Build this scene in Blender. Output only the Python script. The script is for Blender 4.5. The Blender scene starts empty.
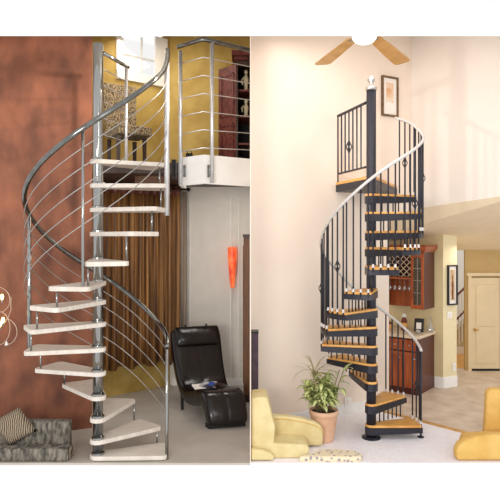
import bpy, bmesh, math, random
from mathutils import Vector, Matrix
random.seed(7)
S = bpy.context.scene
COL = S.collection
EYE, FPX, HOR = 2.152, 575.0, 238.0          # eye height (m), focal length and horizon in a 500 px frame
D2R = math.radians

def P(px, py, Y):
    return Vector(((px - 250) / FPX * Y, Y, EYE + (HOR - py) * Y / FPX))
def PX(px, Y, z):
    return Vector(((px - 250) / FPX * Y, Y, z))
def TOP(Y):                                   # vaulted ceiling height above depth Y
    return EYE + Y * 202.0 / FPX

# ------------------------------------------------------------------ mesh builder
class MB:
    def __init__(s): s.bm = bmesh.new()
    def face(s, vs):
        try: return s.bm.faces.new(vs)
        except ValueError: return None
    def ext(s, pts, vec):
        vec = Vector(vec)
        a = [s.bm.verts.new(Vector(p)) for p in pts]
        b = [s.bm.verts.new(Vector(p) + vec) for p in pts]
        s.face(a[::-1]); s.face(b); n = len(a)
        for i in range(n): s.face([a[i], a[(i+1) % n], b[(i+1) % n], b[i]])
        return s
    def prism(s, pts, z0, z1):
        return s.ext([(p[0], p[1], z0) for p in pts], (0, 0, z1 - z0))
    def loft(s, a, b):                        # two rings of equal length
        a = [s.bm.verts.new(Vector(p)) for p in a]; b = [s.bm.verts.new(Vector(p)) for p in b]
        s.face(a[::-1]); s.face(b); n = len(a)
        for i in range(n): s.face([a[i], a[(i+1) % n], b[(i+1) % n], b[i]])
        return s
    def box(s, c, size, rz=0.0, M=None):
        c = Vector(c); hx, hy, hz = [q / 2 for q in size]
        R = M if M is not None else Matrix.Rotation(rz, 3, 'Z')
        v = [s.bm.verts.new(c + R @ Vector((x*hx, y*hy, z*hz))) for x in (-1,1) for y in (-1,1) for z in (-1,1)]
        for f in ((0,1,3,2),(4,6,7,5),(0,4,5,1),(2,3,7,6),(0,2,6,4),(1,5,7,3)): s.face([v[i] for i in f])
        return s
    def tube(s, pts, r, seg=8, closed=False):
        pts = [Vector(p) for p in pts]; n = len(pts); rings = []
        rr = r if isinstance(r, (list, tuple)) else [r] * n
        up = None
        for i, p in enumerate(pts):
            if closed: t = pts[(i+1) % n] - pts[i-1]
            else: t = pts[min(i+1, n-1)] - pts[max(i-1, 0)]
            t.normalize()
            if up is None:
                up = Vector((0,0,1)) if abs(t.z) < .9 else Vector((1,0,0))
            x = t.cross(up); x.normalize(); y = x.cross(t); up = y
            rings.append([s.bm.verts.new(p + rr[i]*(math.cos(2*math.pi*k/seg)*x + math.sin(2*math.pi*k/seg)*y)) for k in range(seg)])
        m = n if closed else n - 1
        for i in range(m):
            a, b = rings[i], rings[(i+1) % n]
            for k in range(seg): s.face([a[k], a[(k+1) % seg], b[(k+1) % seg], b[k]])
        if not closed: s.face(rings[0][::-1]); s.face(rings[-1])
        return s
    def lathe(s, prof, c, seg=24, axis='Z', sx=1.0):
        c = Vector(c); rings = []
        for r, h in prof:
            ring = []
            for k in range(seg):
                a = 2*math.pi*k/seg
                ring.append(s.bm.verts.new(c + Vector((r*math.cos(a), r*math.sin(a), h))))
            rings.append(ring)
        for a, b in zip(rings, rings[1:]):
            for k in range(seg): s.face([a[k], a[(k+1) % seg], b[(k+1) % seg], b[k]])
        s.face(rings[0][::-1]); s.face(rings[-1])
        return s
    def ball(s, c, r, sc=(1,1,1), u=14, v=10):
        M = Matrix.Translation(Vector(c)) @ Matrix.Diagonal((r*sc[0], r*sc[1], r*sc[2], 1))
        bmesh.ops.create_uvsphere(s.bm, u_segments=u, v_segments=v, radius=1.0, matrix=M)
        return s
    def grid(s, rows):                        # rows of points -> open quad sheet
        V = [[s.bm.verts.new(Vector(p)) for p in r] for r in rows]
        for a, b in zip(V, V[1:]):
            for k in range(len(a)-1): s.face([a[k], a[k+1], b[k+1], b[k]])
        return s

LOC = {}
def _tag(o, label=None, cat=None, group=None, kind=None):
    if label: o['label'] = label
    if cat: o['category'] = cat
    if group: o['group'] = group
    if kind: o['kind'] = kind
    return o
def thing(name, loc, label, cat, group=None):
    o = bpy.data.objects.new(name, None); COL.objects.link(o)
    o.empty_display_size = .05; o.location = loc; LOC[o.name] = Vector(loc)
    return _tag(o, label, cat, group)
def part(name, mb, mat, parent=None, smooth=False, bevel=0, sub=0, label=None, cat=None, group=None, kind=None, solid=0):
    bm = mb.bm
    bmesh.ops.recalc_face_normals(bm, faces=bm.faces)
    if parent is not None: off = LOC[parent.name]
    else:
        xs = [v.co for v in bm.verts]
        off = Vector(((min(v.x for v in xs)+max(v.x for v in xs))/2, (min(v.y for v in xs)+max(v.y for v in xs))/2, min(v.z for v in xs)))
    for v in bm.verts: v.co -= off
    me = bpy.data.meshes.new(name); bm.to_mesh(me); bm.free()
    for m in (mat if isinstance(mat, (list, tuple)) else [mat]): me.materials.append(m)
    if smooth:
        for p in me.polygons: p.use_smooth = True
    o = bpy.data.objects.new(name, me); COL.objects.link(o)
    if parent is not None: o.parent = parent
    else: o.location = off
    LOC[o.name] = off.copy()
    if solid:
        m = o.modifiers.new('solid', 'SOLIDIFY'); m.thickness = solid
    if bevel:
        m = o.modifiers.new('bevel', 'BEVEL'); m.width = bevel; m.segments = 3; m.limit_method = 'ANGLE'
        for p in me.polygons: p.use_smooth = True
        w = o.modifiers.new('wn', 'WEIGHTED_NORMAL')
    if sub:
        m = o.modifiers.new('sub', 'SUBSURF'); m.levels = sub; m.render_levels = sub
    return _tag(o, label, cat, group, kind)
def struct(name, mb, mat, parent=None, **k):
    return part(name, mb, mat, parent, kind='structure' if parent is None else None, **k)

# ------------------------------------------------------------------ materials
def srgb(r, g, b):
    f = lambda c: c/12.92 if c <= .04045 else ((c+.055)/1.055)**2.4
    return (f(r/255), f(g/255), f(b/255), 1)
def mat(name, col, rough=.5, metal=0, col2=None, scale=6, detail=4, bump=0, stretch=(1,1,1), lo=.35, hi=.65, kind='noise', emit=0, bscale=None):
    m = bpy.data.materials.new(name); m.use_nodes = True
    nt = m.node_tree; b = nt.nodes['Principled BSDF']
    b.inputs['Base Color'].default_value = col; b.inputs['Roughness'].default_value = rough; b.inputs['Metallic'].default_value = metal
    tc = nt.nodes.new('ShaderNodeTexCoord'); mp = nt.nodes.new('ShaderNodeMapping')
    nt.links.new(tc.outputs['Object'], mp.inputs[0]); mp.inputs['Scale'].default_value = stretch
    n = nt.nodes.new('ShaderNodeTexNoise'); n.inputs['Scale'].default_value = scale; n.inputs['Detail'].default_value = detail
    fac = n.outputs[0]
    if kind == 'voronoi':
        n = nt.nodes.new('ShaderNodeTexVoronoi'); n.inputs['Scale'].default_value = scale; fac = n.outputs['Distance']
    if kind == 'wave':
        n = nt.nodes.new('ShaderNodeTexWave'); n.inputs['Scale'].default_value = scale; n.inputs['Distortion'].default_value = 3.5
        n.inputs['Detail'].default_value = 3; fac = n.outputs[1]
    if kind == 'checker':
        n = nt.nodes.new('ShaderNodeTexChecker'); n.inputs['Scale'].default_value = scale; fac = n.outputs[1]
    nt.links.new(mp.outputs[0], n.inputs['Vector'])
    c2 = col2 or tuple(min(1, c*1.06) for c in col[:3]) + (1,)
    r = nt.nodes.new('ShaderNodeValToRGB'); r.color_ramp.elements[0].position = lo; r.color_ramp.elements[1].position = hi
    r.color_ramp.elements[0].color = col; r.color_ramp.elements[1].color = c2
    nt.links.new(fac, r.inputs[0]); nt.links.new(r.outputs[0], b.inputs['Base Color'])
    if emit:
        nt.links.new(r.outputs[0], b.inputs['Emission Color']); b.inputs['Emission Strength'].default_value = emit
    if bump:
        bp = nt.nodes.new('ShaderNodeBump'); bp.inputs['Strength'].default_value = bump; bp.inputs['Distance'].default_value = .02
        src = fac
        if bscale:
            n2 = nt.nodes.new('ShaderNodeTexNoise'); n2.inputs['Scale'].default_value = bscale
            nt.links.new(mp.outputs[0], n2.inputs['Vector']); src = n2.outputs[0]
        nt.links.new(src, bp.inputs['Height']); nt.links.new(bp.outputs[0], b.inputs['Normal'])
    return m
def glass(name, col=(1,1,1,1), alpha=.25):
    m = bpy.data.materials.new(name); m.use_nodes = True; nt = m.node_tree
    for n in list(nt.nodes):
        if n.type == 'BSDF_PRINCIPLED': nt.nodes.remove(n)
    t = nt.nodes.new('ShaderNodeBsdfTransparent'); g = nt.nodes.new('ShaderNodeBsdfGlossy'); x = nt.nodes.new('ShaderNodeMixShader')
    t.inputs[0].default_value = col; g.inputs['Roughness'].default_value = .05; x.inputs[0].default_value = alpha
    nt.links.new(t.outputs[0], x.inputs[1]); nt.links.new(g.outputs[0], x.inputs[2])
    nt.links.new(x.outputs[0], nt.nodes['Material Output'].inputs[0])
    return m
M = {}
M['copper'] = mat('copper_plaster', srgb(96,56,39), .7, 0, srgb(160,98,70), 4.2, 9, .08, stretch=(1,1,.55), lo=.3, hi=.72)
M['yellow'] = mat('ochre_plaster', srgb(168,136,62), .75, 0, srgb(206,178,104), 2.6, 6, lo=.3, hi=.7)
M['grey_wall'] = mat('pale_grey_paint', srgb(218,213,204), .7)
M['white'] = mat('white_paint', srgb(240,238,234), .5)
M['cream'] = mat('cream_paint', srgb(240,223,207), .85, 0, srgb(243,228,213), 1.2)
M['pinkwhite'] = mat('warm_white_paint', srgb(236,226,217), .85, 0, srgb(239,230,222), 1.0)
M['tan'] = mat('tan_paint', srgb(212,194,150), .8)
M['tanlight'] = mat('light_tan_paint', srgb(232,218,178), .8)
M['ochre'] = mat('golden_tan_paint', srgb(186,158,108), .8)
M['doorpaint'] = mat('beige_door_paint', srgb(216,196,160), .6)
M['soffit'] = mat('soffit_paint', srgb(236,218,188), .85)
M['white_ceiling'] = mat('ceiling_paint', srgb(252,250,246), .8)
M['lfloor'] = mat('pale_stone_floor', srgb(178,170,160), .45, 0, srgb(192,184,174), 2.2, 5)
M['carpet'] = mat('white_carpet', srgb(240,234,239), .95, 0, srgb(248,244,248), 30, 3)
M['tile'] = mat('beige_stone_tile', srgb(196,174,152), .5, 0, srgb(224,206,188), 4.5, 6, lo=.3, hi=.7)
M['oak'] = mat('golden_oak', srgb(214,150,72), .45, 0, srgb(236,178,100), 7, 4, stretch=(1,6,1))
M['oakstrip'] = mat('oak_strip', srgb(190,140,72), .5, 0, srgb(214,166,96), 9, 4)
M['black'] = mat('black_powder_coat', srgb(34,34,44), .42, .2, srgb(42,42,52), 30)
M['steel'] = mat('brushed_steel', (.33,.33,.32,1), .11, 1.0, (.40,.40,.39,1), 20, 2, stretch=(1,1,.1))
M['steel_dark'] = mat('dark_polished_steel', (.17,.17,.16,1), .11, 1.0, (.23,.23,.22,1), 20)
M['steel_light'] = mat('satin_steel', (.66,.66,.66,1), .34, .85, (.74,.74,.74,1), 20)
M['cable'] = mat('steel_cable', (.40,.38,.36,1), .4, .8)
M['tread'] = mat('whitewashed_wood', srgb(206,196,184), .5, 0, srgb(222,213,203), 9, 5, stretch=(1,5,1))
M['alu'] = mat('pale_aluminium', srgb(214,210,208), .4, .3)
M['curtain'] = mat('brown_silk_curtain', srgb(70,42,22), .5, 0, srgb(176,126,70), 6, 5, stretch=(4.2,4.2,.12), lo=.34, hi=.72)
M['tieband'] = mat('maroon_heading', srgb(96,52,48), .7, 0, srgb(120,72,64), 20)
M['sheer'] = mat('grey_sheer', srgb(128,112,98), .7, 0, srgb(156,142,128), 8, 3, stretch=(4,4,.1))
M['iron'] = mat('dark_iron', srgb(30,26,24), .5, .5)
M['leather'] = mat('black_leather', srgb(22,17,16), .2, 0, srgb(30,23,21), 3, 3, .35, bscale=7)
M['leather'].node_tree.nodes['Principled BSDF'].inputs['Specular IOR Level'].default_value = .38
M['wicker'] = mat('woven_wicker', srgb(66,52,38), .8, 0, srgb(170,150,116), 55, 2, .5, lo=.38, hi=.6)
M['darkwood'] = mat('espresso_wood', srgb(44,28,22), .45, 0, srgb(60,38,28), 8, 3, stretch=(4,4,.4))
M['maroon'] = mat('maroon_carved_wood', srgb(70,22,22), .5, 0, srgb(112,50,44), 22, 3, .3)
M['brownwood'] = mat('brown_wood', srgb(92,56,30), .5, 0, srgb(118,74,42), 8, 4, stretch=(5,5,.4))
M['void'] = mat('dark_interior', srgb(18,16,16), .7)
M['bone'] = mat('bone_ceramic', srgb(188,178,150), .5)
M['sofa'] = mat('grey_ikat_fabric', srgb(66,62,56), .95, 0, srgb(138,130,118), 20, 5, .3, stretch=(1.6,1,.6), lo=.36, hi=.66)
M['cushion'] = mat('brown_striped_fabric', srgb(70,60,50), .95, 0, srgb(160,142,118), 16, 4, .2, kind='wave')
M['yfabric'] = mat('pale_yellow_upholstery', srgb(212,192,138), .85, 0, srgb(226,210,160), 6, 4, .08)
M['yfabric2'] = mat('golden_yellow_upholstery', srgb(214,168,86), .8, 0, srgb(230,188,108), 5, 4, .08)
M['plum'] = mat('plum_fabric', srgb(72,58,70), .8, 0, srgb(88,72,84), 14)
M['floral'] = mat('floral_fabric', srgb(164,148,158), .9, 0, srgb(232,218,186), 22, 2, lo=.25, hi=.4, kind='voronoi')
M['terracotta'] = mat('pale_terracotta', srgb(206,160,128), .8, 0, srgb(222,182,152), 7, 5)
M['soil'] = mat('soil', srgb(60,44,32), .95, 0, srgb(84,64,46), 40)
M['cherry'] = mat('cherry_wood', srgb(138,62,26), .35, 0, srgb(178,92,44), 9, 4, stretch=(5,5,.4))
M['cherrydark'] = mat('dark_cherry_wood', srgb(66,22,14), .35, 0, srgb(94,34,22), 9, 4, stretch=(5,5,.4))
M['counter'] = mat('beige_stone_counter', srgb(214,190,162), .3, 0, srgb(232,214,190), 30)
M['gold'] = mat('brass', srgb(196,150,70), .3, .9)
M['frame_gold'] = mat('dark_gilt_wood', srgb(96,72,48), .45, .2, srgb(126,98,66), 20)
M['frame_black'] = mat('black_wood', srgb(20,18,18), .4)
M['mat_board'] = mat('mat_board', srgb(242,234,226), .8)
M['sketch'] = mat('peach_wash', srgb(240,222,200), .8, 0, srgb(222,168,120), 7, 4, lo=.4, hi=.6)
M['sketch2'] = mat('tan_wash', srgb(214,190,150), .8, 0, srgb(180,140,96), 12, 3)
M['redbrown'] = mat('redbrown_paint', srgb(110,44,28), .6)
M['fanwood'] = mat('honey_maple', srgb(196,140,70), .4, 0, srgb(216,162,92), 8, 3, stretch=(1,1,6))
M['nickel'] = mat('brushed_nickel', (.5,.48,.46,1), .35, 1)
M['lampglass'] = mat('opal_glass', srgb(255,253,246), .3, emit=.9)
M['redglass'] = mat('orange_red_glass', srgb(196,52,26), .3, 0, srgb(238,120,66), 9, 3, stretch=(1,1,.6), emit=.75)
M['bulb'] = mat('lit_bulb', srgb(255,226,150), .3, emit=4)
M['wire'] = mat('pale_wire', srgb(214,190,168), .4, .6)
M['mag'] = mat('magazine_page', srgb(190,188,190), .35, 0, srgb(60,58,70), 9, 2, lo=.45, hi=.55)
M['blue'] = mat('blue_print', srgb(50,80,170), .4)
M['red'] = mat('red_print', srgb(150,40,36), .4)
M['winblack'] = mat('rubber_black', srgb(14,13,13), .7)
M['glass'] = glass('clear_pane', (1,1,1,1), .06)
M['cabglass'] = glass('cabinet_pane', (.72,.7,.62,1), .14)
M['crystal'] = glass('crystal', (.86,.86,.84,1), .3)
def leafmat(name, edge, mid):
    m = mat(name, edge, .45); nt = m.node_tree; b = nt.nodes['Principled BSDF']
    a = nt.nodes.new('ShaderNodeAttribute'); a.attribute_name = 'mid'
    x = nt.nodes.new('ShaderNodeMix'); x.data_type = 'RGBA'
    x.inputs[6].default_value = edge; x.inputs[7].default_value = mid
    nt.links.new(a.outputs['Fac'], x.inputs[0]); nt.links.new(x.outputs[2], b.inputs['Base Color'])
    b.inputs['Transmission Weight'].default_value = 0
    return m
M['leaf'] = leafmat('variegated_leaf', srgb(84,112,46), srgb(226,228,160))
M['spike'] = leafmat('dracaena_leaf', srgb(132,122,84), srgb(170,160,112))

# ------------------------------------------------------------------ camera, world, lights
cam = bpy.data.objects.new('camera', bpy.data.cameras.new('camera')); COL.objects.link(cam)
cam.location = (0, 0, EYE); cam.rotation_euler = (math.pi/2, 0, 0)
cam.data.sensor_width = 36; cam.data.lens = FPX/500*36; cam.data.shift_y = -(250-HOR)/500
cam.data.clip_start = .05
S.camera = cam
w = bpy.data.worlds.new('world'); S.world = w; w.use_nodes = True
w.node_tree.nodes['Background'].inputs[0].default_value = (1,1,1,1)
w.node_tree.nodes['Background'].inputs[1].default_value = 1.0
S.view_settings.view_transform = 'Standard'; S.view_settings.look = 'None'
def lamp(name, kind, loc, energy, col=(1,1,1), target=None, size=None, size_y=None, rot=None, radius=None, angle=None):
    d = bpy.data.lights.new(name, kind); d.energy = energy; d.color = col
    if kind == 'AREA':
        d.size = size
        if size_y: d.shape = 'RECTANGLE'; d.size_y = size_y
    if radius is not None: d.shadow_soft_size = radius
    if angle: d.spot_size = D2R(angle); d.spot_blend = .5
    o = bpy.data.objects.new(name, d); COL.objects.link(o); o.location = loc
    if target is not None: o.rotation_euler = (Vector(target)-Vector(loc)).to_track_quat('-Z', 'Y').to_euler()
    if rot is not None: o.rotation_euler = rot
    return o
SL = math.atan(202/FPX)
lamp('ceiling_fill_left', 'AREA', (-1.2, 7.2, TOP(7.2)-.05), 18, (1,.9,.75), size=1.2, size_y=1.4, rot=(SL,0,0))  # added fill just under the left vault, no fitting there
lamp('ceiling_fill_right', 'AREA', (1.15, 5.7, TOP(5.7)-.05), 15, (1,.96,.93), size=1.6, size_y=1.6, rot=(SL,0,0))  # added fill to brighten the cream walls, not a ceiling fitting
lamp('dining_fill', 'AREA', (3.3, 8.3, 2.05), 5, (1,.93,.82), size=.5, rot=(0,0,0))  # added fill over the dining side, stands for no fixture
lamp('stair_spot', 'SPOT', (-.2, 5.5, 3.98), 100, (1,.9,.78), target=(-2.2, 5.95, 3.5), radius=.03, angle=80)
lamp('front_key', 'AREA', (2.2, -1.2, 3.4), 60, (1,.97,.93), target=(.6, 6.5, 1.4), size=2.0)  # added key light from behind the camera, no window there
lamp('under_loft_fill', 'AREA', (-.36, 7.2, 2.88), 9, (1,.95,.88), size=.5, size_y=.6, rot=(0,0,0))  # added fill to brighten the grey wall, kept out of sight behind the fascia
lamp('hall_fill', 'AREA', (-1.4, -.8, 2.0), 150, (1,.96,.9), target=(-.75, 8.0, 1.2), size=1.2)
lamp('rail_spot', 'SPOT', (.25, 5.5, 3.2), 45, (1,.96,.9), target=(2.5, 7.1, 3.0), radius=.05, angle=70)

# ------------------------------------------------------------------ room shell
def wallpoly(name, a, b, mat_, z0=0.0, zt=None, thick=.06, holes=None, out=None):
    """upright wall between plan points a and b; tops follow the vaulted ceiling unless zt is given"""
    a = Vector((a[0], a[1])); b = Vector((b[0], b[1])); d = (b-a).normalized(); n = Vector((-d.y, d.x))
    if n.dot((a+b)/2) < 0: n = -n
    if out is not None: n = Vector(out)
    ta = TOP(a.y) if zt is None else (zt[0] if isinstance(zt, tuple) else zt)
    tb = TOP(b.y) if zt is None else (zt[1] if isinstance(zt, tuple) else zt)
    mb = MB()
    mb.ext([(a.x,a.y,z0),(b.x,b.y,z0),(b.x,b.y,tb),(a.x,a.y,ta)], (n.x*thick, n.y*thick, 0))
    return struct(name, mb, mat_)

# plan points ---------------------------------------------------------
LW0, LW1 = Vector((-3.0,5.95)), Vector((-1.79,6.52))         # copper wall
WW0, WW1 = Vector((-2.35,7.45)), Vector((-1.17,8.40))         # window wall
FR = 5.50                                                     # front edge of both rooms
STW = lambda x: Vector((x, 6.40 + .55*x))                     # stair wall of the right-hand room
CR = STW(2.13)                                                # its corner
wallpoly('wall_left', LW0, LW1, M['copper'], thick=.05)
# window wall with a real opening
def window_wall():
    d = (WW1-WW0).normalized(); n = Vector((-d.y, d.x)); L = (WW1-WW0).length
    at = lambda u, z: (WW0.x+d.x*u, WW0.y+d.y*u, z)
    tz = lambda u: TOP(WW0.y+d.y*u)
    u0, u1, zb = .74, 1.40, 4.42
    mb = MB(); ex = (n.x*.06, n.y*.06, 0)
    mb.ext([at(0,0),at(L,0),at(L,zb),at(0,zb)], ex)
    mb.ext([at(0,zb),at(u0,zb),at(u0,tz(u0)),at(0,tz(0))], ex)
    mb.ext([at(u1,zb),at(L,zb),at(L,tz(L)),at(u1,tz(u1))], ex)
    struct('wall_window', mb, M['yellow'])
    fr = MB()
    def bar(ua, ub, za, zb_, dep=.03):
        fr.ext([at(ua,za),at(ub,za),at(ub,zb_),at(ua,zb_)], (-n.x*dep, -n.y*dep, 0))
    bar(u0-.08, u0+.02, zb-.02, tz(u0-.08)-.01); bar(u1-.14, u1+.06, zb-.02, tz(u1-.14)-.01)
    bar(u0-.08, u1+.06, zb-.09, zb+.03, .05)
    w = struct('window_1', fr, M['white'])
    mu = MB()
    for u in (1.06,): mu.ext([at(u-.01,zb),at(u+.01,zb),at(u+.01,tz(u)-.02),at(u-.01,tz(u)-.02)], (n.x*.03,n.y*.03,0))
    for z in (zb+.27,): mu.ext([at(u0,z-.01),at(u1-.1,z-.01),at(u1-.1,z+.01),at(u0,z+.01)], (n.x*.03,n.y*.03,0))
    part('muntins', mu, M['white'], w)
    g = MB(); g.ext([at(u0,zb),at(u1,zb),at(u1,tz(u0)-.02),at(u0,tz(u0)-.02)], (n.x*.004,n.y*.004,0))
    part('pane', g, M['glass'], w)
window_wall()
wallpoly('wall_back', WW1, (.0, 8.42), M['yellow'], z0=2.9)
wallpoly('wall_niche', WW1, (.0, 8.42), M['grey_wall'], zt=2.9)
# partition between the two rooms
mb = MB(); mb.ext([(0,FR,0),(0,8.5,0),(0,8.5,TOP(8.5)),(0,FR,TOP(FR))], (.008,0,0)); struct('wall_center', mb, M['cream'])
# right-hand room
mb = MB(); a = STW(.008); c = STW(1.784)
mb.ext([(a.x,a.y,0),(c.x,c.y,0),(c.x,c.y,2.47),(CR.x,CR.y,2.47),(CR.x,CR.y,TOP(CR.y)),(a.x,a.y,TOP(a.y))], (0,.08,0))
struct('wall_stair', mb, M['cream'])
UW = Vector((3.10, 6.16))
mb = MB(); mb.ext([(CR.x,CR.y,2.53),(UW.x,UW.y,2.66),(UW.x,UW.y,TOP(UW.y)),(CR.x,CR.y,TOP(CR.y))], (.03,.02,0)); struct('wall_upper', mb, M['pinkwhite'])
mb = MB(); V = [mb.bm.verts.new(p) for p in ((CR.x,CR.y,2.53),(UW.x,UW.y,2.66),(5.3,9.4,1.95),(1.3,9.4,1.95),(1.3,7.9,2.45))]
mb.face(V); struct('ceiling_dining', mb, M['soffit'])
# cabinet alcove
O = Vector((2.288,7.83)); U = Vector((-.787,.617)); W = Vector((.617,.787))
cab = lambda u, w_, z: Vector((O.x+U.x*u+W.x*w_, O.y+U.y*u+W.y*w_, z))
A0 = O+W*.62+U*1.3; A1 = O+W*.62-U*.124; A2 = Vector((3.005,8.36))
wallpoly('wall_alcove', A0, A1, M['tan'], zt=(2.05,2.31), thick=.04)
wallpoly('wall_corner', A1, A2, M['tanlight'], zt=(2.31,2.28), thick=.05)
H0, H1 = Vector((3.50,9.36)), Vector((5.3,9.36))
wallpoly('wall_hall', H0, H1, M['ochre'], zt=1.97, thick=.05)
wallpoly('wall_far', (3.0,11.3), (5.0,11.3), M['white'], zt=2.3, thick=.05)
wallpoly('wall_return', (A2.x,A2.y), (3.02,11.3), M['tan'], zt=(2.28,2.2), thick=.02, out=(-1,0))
# ceilings (vaulted, one slope over both rooms)
mb = MB(); mb.ext([(-3.0,5.2,TOP(5.2)),(0,5.2,TOP(5.2)),(0,8.55,TOP(8.55)),(-3.0,8.55,TOP(8.55))], (0,0,.006)); struct('ceiling', mb, M['white_ceiling'])
mb = MB(); mb.ext([(.009,4.2,TOP(4.2)),(3.3,4.2,TOP(4.2)),(3.3,7.7,TOP(7.7)),(.009,7.7,TOP(7.7))], (0,0,.006)); struct('ceiling_right', mb, M['white_ceiling'])
# floors
mb = MB(); mb.prism([(-3,FR),(.004,FR),(.004,8.6),(-3,8.6)], -.02, 0); struct('floor', mb, M['lfloor'])
T0, T1 = Vector((1.50,7.26)), Vector((3.10,5.52))
mb = MB(); mb.prism([(.004,FR),(3.1,FR),(T1.x,T1.y),(T0.x,T0.y),(T0.x,7.6),(.004,7.6)], -.02, 0); struct('floor_carpet', mb, M['carpet'])
mb = MB(); mb.prism([(T0.x,T0.y),(T1.x,T1.y),(5.4,5.52),(5.4,11.4),(1.0,11.4),(1.0,8.0),(T0.x,7.6)], -.02, 0); struct('floor_tile', mb, M['tile'])
n = Vector((T1.y-T0.y, T0.x-T1.x)).normalized()*-.05
mb = MB(); mb.prism([(T0.x,T0.y),(T1.x,T1.y),(T1.x+n.x,T1.y+n.y),(T0.x+n.x,T0.y+n.y)], 0, .012); struct('trim_1', mb, M['oakstrip'])
# baseboards
def base(name, a, b, h=.1, t=.015, m=None):
    a = Vector((a[0],a[1])); b = Vector((b[0],b[1])); d = (b-a).normalized(); nn = Vector((-d.y,d.x))
    if nn.dot(a) > 0: nn = -nn
    mb = MB(); mb.ext([(a.x,a.y,0),(b.x,b.y,0),(b.x,b.y,h),(a.x,a.y,h)], (nn.x*t,nn.y*t,0))
    mb.ext([(a.x,a.y,h),(b.x,b.y,h),(b.x,b.y,h+.015),(a.x,a.y,h+.015)], (nn.x*t*.5,nn.y*t*.5,0))
    struct(name, mb, m or M['white'])
base('baseboard_stair', STW(.01), STW(1.784), .11)
base('baseboard_corner', A1, A2, .14)
base('baseboard_alcove', A1+U*.12, A1, .14)
base('baseboard_hall', (3.0,11.29), (4.9,11.29), .14)
mb = MB()
for px in (190, 231, 239): mb.box(PX(px, 8.40, 1.4), (.012,.02,2.7))
mb.box((-.585, 8.40, .05), (1.1,.03,.1))
struct('trim_2', mb, M['white'])
# loft: slab, fascia
LZ = 3.02
FA, FB, FC = Vector((-.775,6.30)), Vector((-.48,6.05)), Vector((0,6.38))
mb = MB(); mb.prism([(-.745,6.34),(-.48,6.10),(0,6.43),(0,8.42),(-1.17,8.40),(-2.1,7.66),(-1.70,6.62),(-.80,6.62)], 2.90, LZ); struct('trim_3', mb, M['darkwood'])
mb = MB()
nv = lambda p, q: Vector((-(q-p).y, (q-p).x)).normalized()*.045
for p, q in ((FA,FB),(FB,FC)):
    k = nv(p,q); k = -k if k.y < 0 else k
    mb.ext([(p.x,p.y,2.725),(q.x,q.y,2.725),(q.x,q.y,LZ+.01),(p.x,p.y,LZ+.01)], (k.x,k.y,0))
mb.ext([(FA.x,FA.y,2.725),(FA.x,6.62,2.725),(FA.x,6.62,LZ+.01),(FA.x,FA.y,LZ+.01)], (.04,0,0))
fascia = struct('trim_4', mb, M['white'])
mb = MB()
for px, Y in ((184.5,6.24),(208.5,6.07)):
    mb.box(P(px,171,Y-.02), (.022,.02,.13)); mb.ball(P(px,167,Y-.03), .014); mb.ball(P(px,176,Y-.03), .014)
part('slot_bracket', mb, M['steel_dark'], fascia)

# ------------------------------------------------------------------ helpers for stairs
def interp(tab, a):
    for (a0,z0),(a1,z1) in zip(tab, tab[1:]):
        if a <= a1:
            i = tab.index((a0,z0)); t = (a-a0)/(a1-a0)
            zm = tab[i-1] if i else (2*a0-a1, 2*z0-z1); zp = tab[i+2] if i+2 < len(tab) else (2*a1-a0, 2*z1-z0)
            m0 = (z1-zm[1])/(a1-zm[0])*(a1-a0); m1 = (zp[1]-z0)/(zp[0]-a0)*(a1-a0)
            return (2*t**3-3*t*t+1)*z0+(t**3-2*t*t+t)*m0+(-2*t**3+3*t*t)*z1+(t**3-t*t)*m1
    return tab[-1][1]
def pol(c, r, a, z): return Vector((c.x+r*math.cos(D2R(a)), c.y+r*math.sin(D2R(a)), z))

# ------------------------------------------------------------------ LEFT: steel and whitewashed spiral stair
LC = Vector((-1.48,5.60)); LR = .66
LT = [(0,1.09),(45,1.30),(90,1.66),(135,2.01),(180,2.38),(210,2.59),(240,2.82),(270,3.06),(300,3.31),(330,3.58),(350,3.76),(362,3.90),(372,4.03)]
st = thing('spiral_staircase', (LC.x,LC.y,0), 'steel spiral staircase with whitewashed wooden treads and cable rails against the copper wall', 'staircase')
part('pole', MB().lathe([(.05,0),(.05,4.03),(.047,4.045)], (LC.x,LC.y,0), 24), M['steel'], st, smooth=False)
for p in bpy.data.objects['pole'].data.polygons: p.use_smooth = len(p.vertices) == 4
l_ang = [12,49,85,122,155,184,211,238,262,292,325,350,372,394]
l_y = [461,439,417,395,371,347,322,300,281,259,232,208,184,160]
l_z = [EYE+(HOR-y)/102.68 for y in l_y]; l_z[0] = .05; l_z[1] = .20
TW = .19
def wedge(c, a, z0, z1, r, hw, hub, zlip=None):
    R = Matrix.Rotation(D2R(a), 2)
    pts = []
    for k in range(7):
        t = D2R(95 + k*(170/6)); pts.append((hub*math.cos(t), hub*math.sin(t)))
    def corner(cx, cy, t0, rr=.05):
        for k in range(4):
            t = D2R(t0 + 30*k); pts.append((cx+rr*math.cos(t), cy+rr*math.sin(t)))
    corner(r-.05, -hw+.05, -90); corner(r-.05, hw-.05, 0)
    return [((R@Vector(p)).x+c.x, (R@Vector(p)).y+c.y) for p in pts]
for k, (a, z) in enumerate(zip(l_ang, l_z)):
    mb = MB(); mb.prism(wedge(LC, a, 0, 0, LR, TW, .078), z-.042, z)
    t = part('tread', mb, M['tread'], st, bevel=.006)
    part('collar', MB().lathe([(.062,z),(.062,z+.015),(.052,z+.02)], (LC.x,LC.y,0), 20), M['steel'], t)
    if k:
        R = LR-.05; q = pol(LC, R, (a+l_ang[k-1])/2, 0)
        part('spacer_rod', MB().tube([(q.x,q.y,l_z[k-1]-.0), (q.x,q.y,z-.04)], .009), M['steel'], t, smooth=True)
angs = [a*4.0 for a in range(0,94)]
rail = lambda a, dz=0, r=LR: pol(LC, r+.01, a, interp(LT, a)+dz)
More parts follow.
